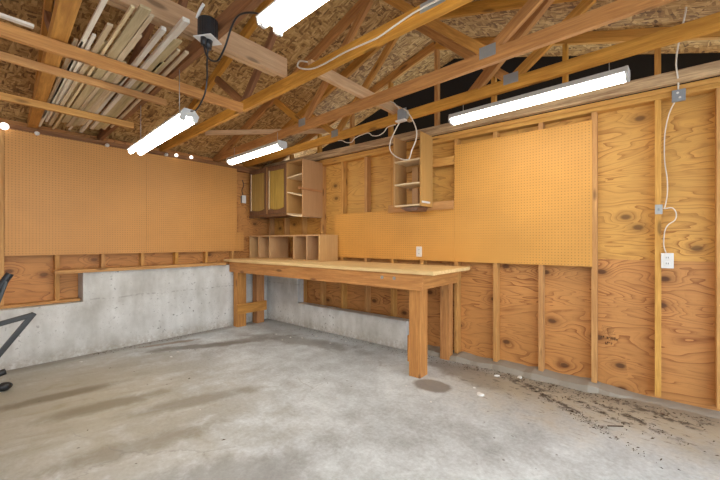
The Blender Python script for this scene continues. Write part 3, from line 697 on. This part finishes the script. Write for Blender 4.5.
board('base_tube', F(.75, -3.60, .06), F(.75, -3.18, .06), .03, .03, 'black_metal', t, bev=.008)
board('rear_leg', F(.75, -3.62, .06), F(.75, -3.62, .48), .036, .036, 'black_metal', t, bev=.008)

# ------------------------------------------------------------------ litter on the slab
rr = random.Random(2)
for i, (x, y, s) in enumerate(((.366, -2.55, .016), (.911, -1.9, .022), (3.79, -.72, .040), (3.546, -1.084, .014), (3.758, -.235, .030), (3.93, -.14, .034), (3.70, -.62, .016),
                               (1.288, -.60, .02), (1.50, -.35, .02), (3.241, -.95, .012), (2.312, -2.271, .008), (2.95, -1.5, .009), (.80, -1.78, .018), (1.75, -.30, .018), (1.02, -.62, .022), (1.30, -.74, .014), (1.42, -.52, .020), (1.86, -.46, .013), (1.95, -.28, .018))):
    bm = bmesh.new(); n = 7
    V = [bm.verts.new((s*(.6+.5*rr.random())*math.cos(6.283*k/n), s*(.35+.4*rr.random())*math.sin(6.283*k/n), 0)) for k in range(n)]
    f = bm.faces.new(V); e = bmesh.ops.extrude_face_region(bm, geom=[f])
    for v in e['geom']:
        if isinstance(v, bmesh.types.BMVert): v.co = v.co*.8+Vector((0, 0, s*.28))
    bmesh.ops.recalc_face_normals(bm, faces=bm.faces[:])
    o = link('paint_chip', bm, 'chip', loc=(x, y, .0005)); o.rotation_euler.z = rr.random()*6
    tag(o, 'small white flake lying on the dusty concrete floor', 'paint flake', 'white flakes on the floor')
bm = bmesh.new()
for i in range(1500):
    q = rr.random()
    if q < .45: x = 3.0+2.4*rr.random(); y = -.10-abs(rr.gauss(0, .10))
    elif q < .70:
        cx, cy = rr.choice(((4.32, -.50), (4.5, -.42), (4.7, -.40), (4.05, -.30), (4.6, -.75))); u = rr.gauss(0, .22); x = cx+u*.82; y = cy-u*.55+rr.gauss(0, .035)
    elif q < .86: x = 1.0+2.0*rr.random(); y = -.14-abs(rr.gauss(0, .09))
    elif q < .97: x = .14+abs(rr.gauss(0, .06)); y = -2.4+1.6*rr.random()
    else: x = .6+4.4*rr.random(); y = -2.9+2.4*rr.random()
    if y > -.10 or any(lo-.03 < x < hi+.03 and c0-.03 < y < c1+.03 for lo, hi, c0, c1 in ((3.10, 3.25, -.74, -.60), (3.12, 3.26, -.13, -.02), (.17, .29, -.74, -.60), (.17, .29, -.42, -.29))): continue
    s = .002+.005*rr.random()**2; a = rr.random()*6.28; L = s*(1+2*rr.random())
    c, d = math.cos(a), math.sin(a); h = .001+.003*rr.random()
    P = [(x+c*L, y+d*L, h), (x-d*s*.5, y+c*s*.5, h+.003), (x-c*L, y-d*L, .0006), (x+d*s*.5, y-c*s*.5, .0008)]
    bm.faces.new([bm.verts.new(p) for p in P])
tag(link('leaf_litter', bm, 'litter'), 'dry brown leaf bits and dirt scattered along the back wall', 'debris', kind='stuff')
tag(board('splinter', (4.62, -.66, .005), (4.70, -.60, .005), .006, .006, 'litter', bev=0), 'thin dark stick lying in the dirt near the back wall', 'stick')

# ------------------------------------------------------------------ light, camera, view
w = bpy.data.worlds.new('daylight'); S.world = w; w.use_nodes = True
bg = w.node_tree.nodes['Background']; bg.inputs[0].default_value = (.78, .89, 1., 1); bg.inputs[1].default_value = 3.2
cam = bpy.data.cameras.new('camera'); co = bpy.data.objects.new('camera', cam); COL.objects.link(co)
co.location = (4.845, -3.505, 1.225); co.rotation_euler = (math.pi/2, 0, math.radians(39.608))
cam.sensor_width = 36.; cam.lens = 352.475/720*36; cam.shift_y = 1.7/720; cam.clip_start = .02
S.camera = co
v = S.view_settings; v.view_transform = 'Standard'; v.look = 'None'; v.gamma = 1.; v.exposure = .35; v.use_curve_mapping = False
